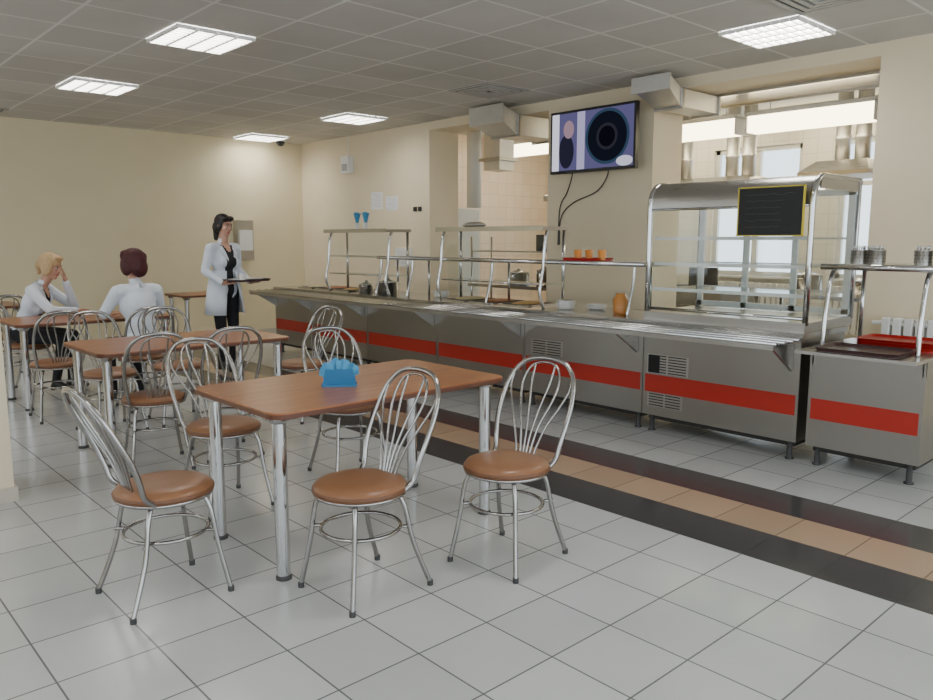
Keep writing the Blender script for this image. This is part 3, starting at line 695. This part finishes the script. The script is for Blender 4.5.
def person(name,loc,face,P,lean,legs,arms,hairmat,style,headR,coatfront,trouser,hands,skirt=None,turn=0):
    ang=math.atan2(face[1],face[0])-PI/2
    e=empty(name,loc,ang)
    P=Vector(P); U=Matrix.Rotation(turn,3,'Z')@Matrix.Rotation(-lean,3,'X')
    u=lambda x,y,z:P+U@Vector((x,y,z))
    b=MB(); m=M_skin; lab=[]
    def c2(a,b_,r0,r1,l): a=Vector(a);b_=Vector(b_); caps(b,a,b_,r0,r1); lab.append((a,b_,r0,r1,l))
    def el(c,r,RR=None): b.ell(c,r,m,RR,n=24,h=16)
    el(P+Vector((0,0,-.005)),(.165,.12,.115)); lab.append((P,P+U@Vector((0,0,.05)),.14,.13,'hip'))
    el(u(0,0,.13),(.135,.10,.15),U); el(u(0,.005,.31),(.158,.112,.17),U); lab.append((u(0,0,.05),u(0,0,.42),.13,.13,'torso'))
    c2(u(-.14,-.005,.445),u(.14,-.005,.445),.055,.055,'torso')
    el(u(0,-.01,.44),(.11,.075,.06),U)
    for s in(-1,1): el(u(s*.07,.085,.29),(.062,.05,.06),U)
    sh=[u(-.175,-.005,.435),u(.175,-.005,.435)]
    nk=Vector(headR[0])
    c2(u(0,-.01,.46),nk+Vector((0,0,-.06)),.052,.046,'neck')
    for i,(el_,wr) in enumerate(arms):
        c2(sh[i],el_,.055,.045,'arm'); el_=Vector(el_);wr=Vector(wr)
        c2(el_,wr,.045,.034,'arm')
    for i,(hp,kn,an,toe) in enumerate(legs):
        c2(hp,kn,.088,.06,'leg'); c2(kn,an,.058,.038,'leg'); c2(an,Vector(toe),.04,.03,'foot'); c2(an,Vector(an)+Vector((0,-.03,-.045)),.036,.03,'foot')
    me=remesh(b,'body',.012,5)
    mats=[M_cloth,trouser,M_shoe,M_skin,coatfront]
    for q in mats: me.materials.append(q)
    Ui=U.inverted()
    for p in me.polygons:
        c=p.center; best=9; l='torso'
        for (a,b_,r0,r1,L) in lab:
            d,t=seg_d(c,a,b_); d-=r0+(r1-r0)*t
            if d<best: best=d;l=L
        q=Ui@(c-P); k=0
        if l=='leg': k=1
        elif l=='foot': k=2
        elif l=='neck': k=3 if (q.z>.485 or (q.y>.03 and q.z>.44)) else 0
        elif l=='hip': k=1 if skirt is None and q.z<.02 else 0
        if l in('torso','hip','neck') and q.y>.03 and q.z<.47 and abs(q.x)<(.045+.03*max(0,q.z/.45)) and k!=3: k=4
        if q.z>.40 and q.y>.02 and abs(q.x)<.035*(q.z-.36)/.08 and l in('torso','neck'): k=3
        p.material_index=k
    place('body',me,parent=e)
    for i,(w,f,pn,sd,cl) in enumerate(hands): hand('hand_%d'%(i+1),w,f,pn,sd,cl,e)
    head(e,Vector(headR[0]),headR[1],hairmat,style)
    b=MB()
    for s in(-1,1):
        pts=[u(s*.0,-.062,.50),u(s*.052,-.03,.495),u(s*.058,.03,.47),u(s*.05,.085,.40),u(s*.035,.118,.32)]
        pts2=[u(s*.0,-.085,.455),u(s*.09,-.03,.468),u(s*.10,.045,.435),u(s*.10,.10,.385),u(s*.042,.124,.30)]
        A=crs(pts,4);B=crs(pts2,4); n=len(A)
        b.add(A+B,[(i,i+1,n+i+1,n+i) for i in range(n-1)],M_cloth,True)
    ob=b.build('collar',parent=e); so=ob.modifiers.new('s','SOLIDIFY'); so.thickness=.008
    if skirt:
        b=MB(); n=40; vs=[];rows=len(skirt)
        for (z,rx,ry,gap) in skirt:
            for k in range(n+1):
                a=PI/2+gap+(2*PI-2*gap)*k/n; w=1+.035*math.sin(a*7)*(1.1-z)
                vs.append((rx*w*math.cos(a),ry*w*math.sin(a),z))
        b.add(vs,[(r*(n+1)+k,r*(n+1)+k+1,(r+1)*(n+1)+k+1,(r+1)*(n+1)+k) for r in range(rows-1) for k in range(n)],M_cloth,True)
        ob=b.build('coat_skirt',parent=e); so=ob.modifiers.new('s','SOLIDIFY'); so.thickness=.008
    return e
RX=lambda a:Matrix.Rotation(D(a),3,'X'); RZ=lambda a:Matrix.Rotation(D(a),3,'Z'); RY=lambda a:Matrix.Rotation(D(a),3,'Y')
w=person('standing_woman',(3.78,8.12,0),(.25,-.97),(0,0,.93),D(2),
 [((-.085,0,.9),(-.09,.02,.49),(-.09,-.02,.09),(-.10,.13,.035)),((.085,0,.9),(.09,.03,.49),(.09,.01,.09),(.10,.16,.035))],
 [((-.225,-.03,1.12),(-.185,.20,1.0)),((.225,-.03,1.12),(.185,.20,1.0))],
 M_hairblack,'tied',((0,.035,1.61),RZ(4)@RX(-12)),M_blackcloth,M_blackcloth,
 [((-.185,.215,.995),(.15,1,-.02),(0,0,1),1,.25),((.185,.215,.995),(-.15,1,-.02),(0,0,1),-1,.25)],
 skirt=[(1.12,.150,.118,.35),(1.03,.160,.132,.40),(.93,.188,.15,.42),(.80,.205,.168,.48),(.64,.222,.185,.55)])
t=tray(.42,.30,M_dtray).build('tray',(0,.37,1.015),0,parent=w)
for k,(x,y) in enumerate(((-.1,.36),(.09,.34))):
    place('tray_plate_%d'%k,plates(1),(x,y,1.022),parent=w)
cup(M_china,.035,.08).build('tray_cup',(.13,.45,1.022),parent=w)
person('seated_woman_auburn',(2.40,6.84,0),(-.12,1),(0,-.03,.585),D(8),
 [((-.09,.02,.555),(-.11,.40,.53),(-.11,.36,.09),(-.12,.49,.035)),((.09,.02,.555),(.11,.40,.53),(.11,.30,.09),(.12,.43,.035))],
 [((-.255,.12,.83),(-.14,.40,.795)),((.255,.12,.83),(.12,.42,.795))],
 M_hairred,'bob',((0,.085,1.25),RZ(12)@RX(-6)),M_blackcloth,M_blackcloth,
 [((-.13,.415,.79),(.6,.7,0),(0,0,-1),1,.3),((.11,.435,.79),(-.5,.8,0),(0,0,-1),-1,.3)])
person('seated_woman_blond',(1.84,8.30,0),(.8,-.6),(0,-.03,.585),D(25),
 [((-.09,.02,.555),(-.11,.38,.53),(-.11,.34,.09),(-.12,.47,.035)),((.09,.02,.555),(.11,.38,.53),(.11,.28,.09),(.12,.41,.035))],
 [((-.16,.40,.80),(-.05,.375,1.05)),((.24,.34,.80),(.10,.50,.79))],
 M_hairblond,'short',((-.01,.265,1.205),RZ(-12)@RX(-18)@RY(-4)),M_blackcloth,M_blackcloth,
 [((-.05,.375,1.055),(.10,-.10,1),(.4,-.8,.1),-1,.5),((.085,.505,.79),(-1,.35,0),(0,0,-1),-1,.3)])

# ------------------------------------------------------------ world, camera
wd=bpy.data.worlds.new('World'); scene.world=wd; wd.use_nodes=True
bg=wd.node_tree.nodes['Background']; bg.inputs[0].default_value=(.84,.93,1,1); bg.inputs[1].default_value=2.9
cam=bpy.data.cameras.new('Camera'); co=bpy.data.objects.new('Camera',cam); scene.collection.objects.link(co)
co.location=(0,0,1.45); co.rotation_euler=(D(90-8.1),0,D(-42.4)); cam.sensor_width=36; cam.lens=770/933*36
scene.camera=co
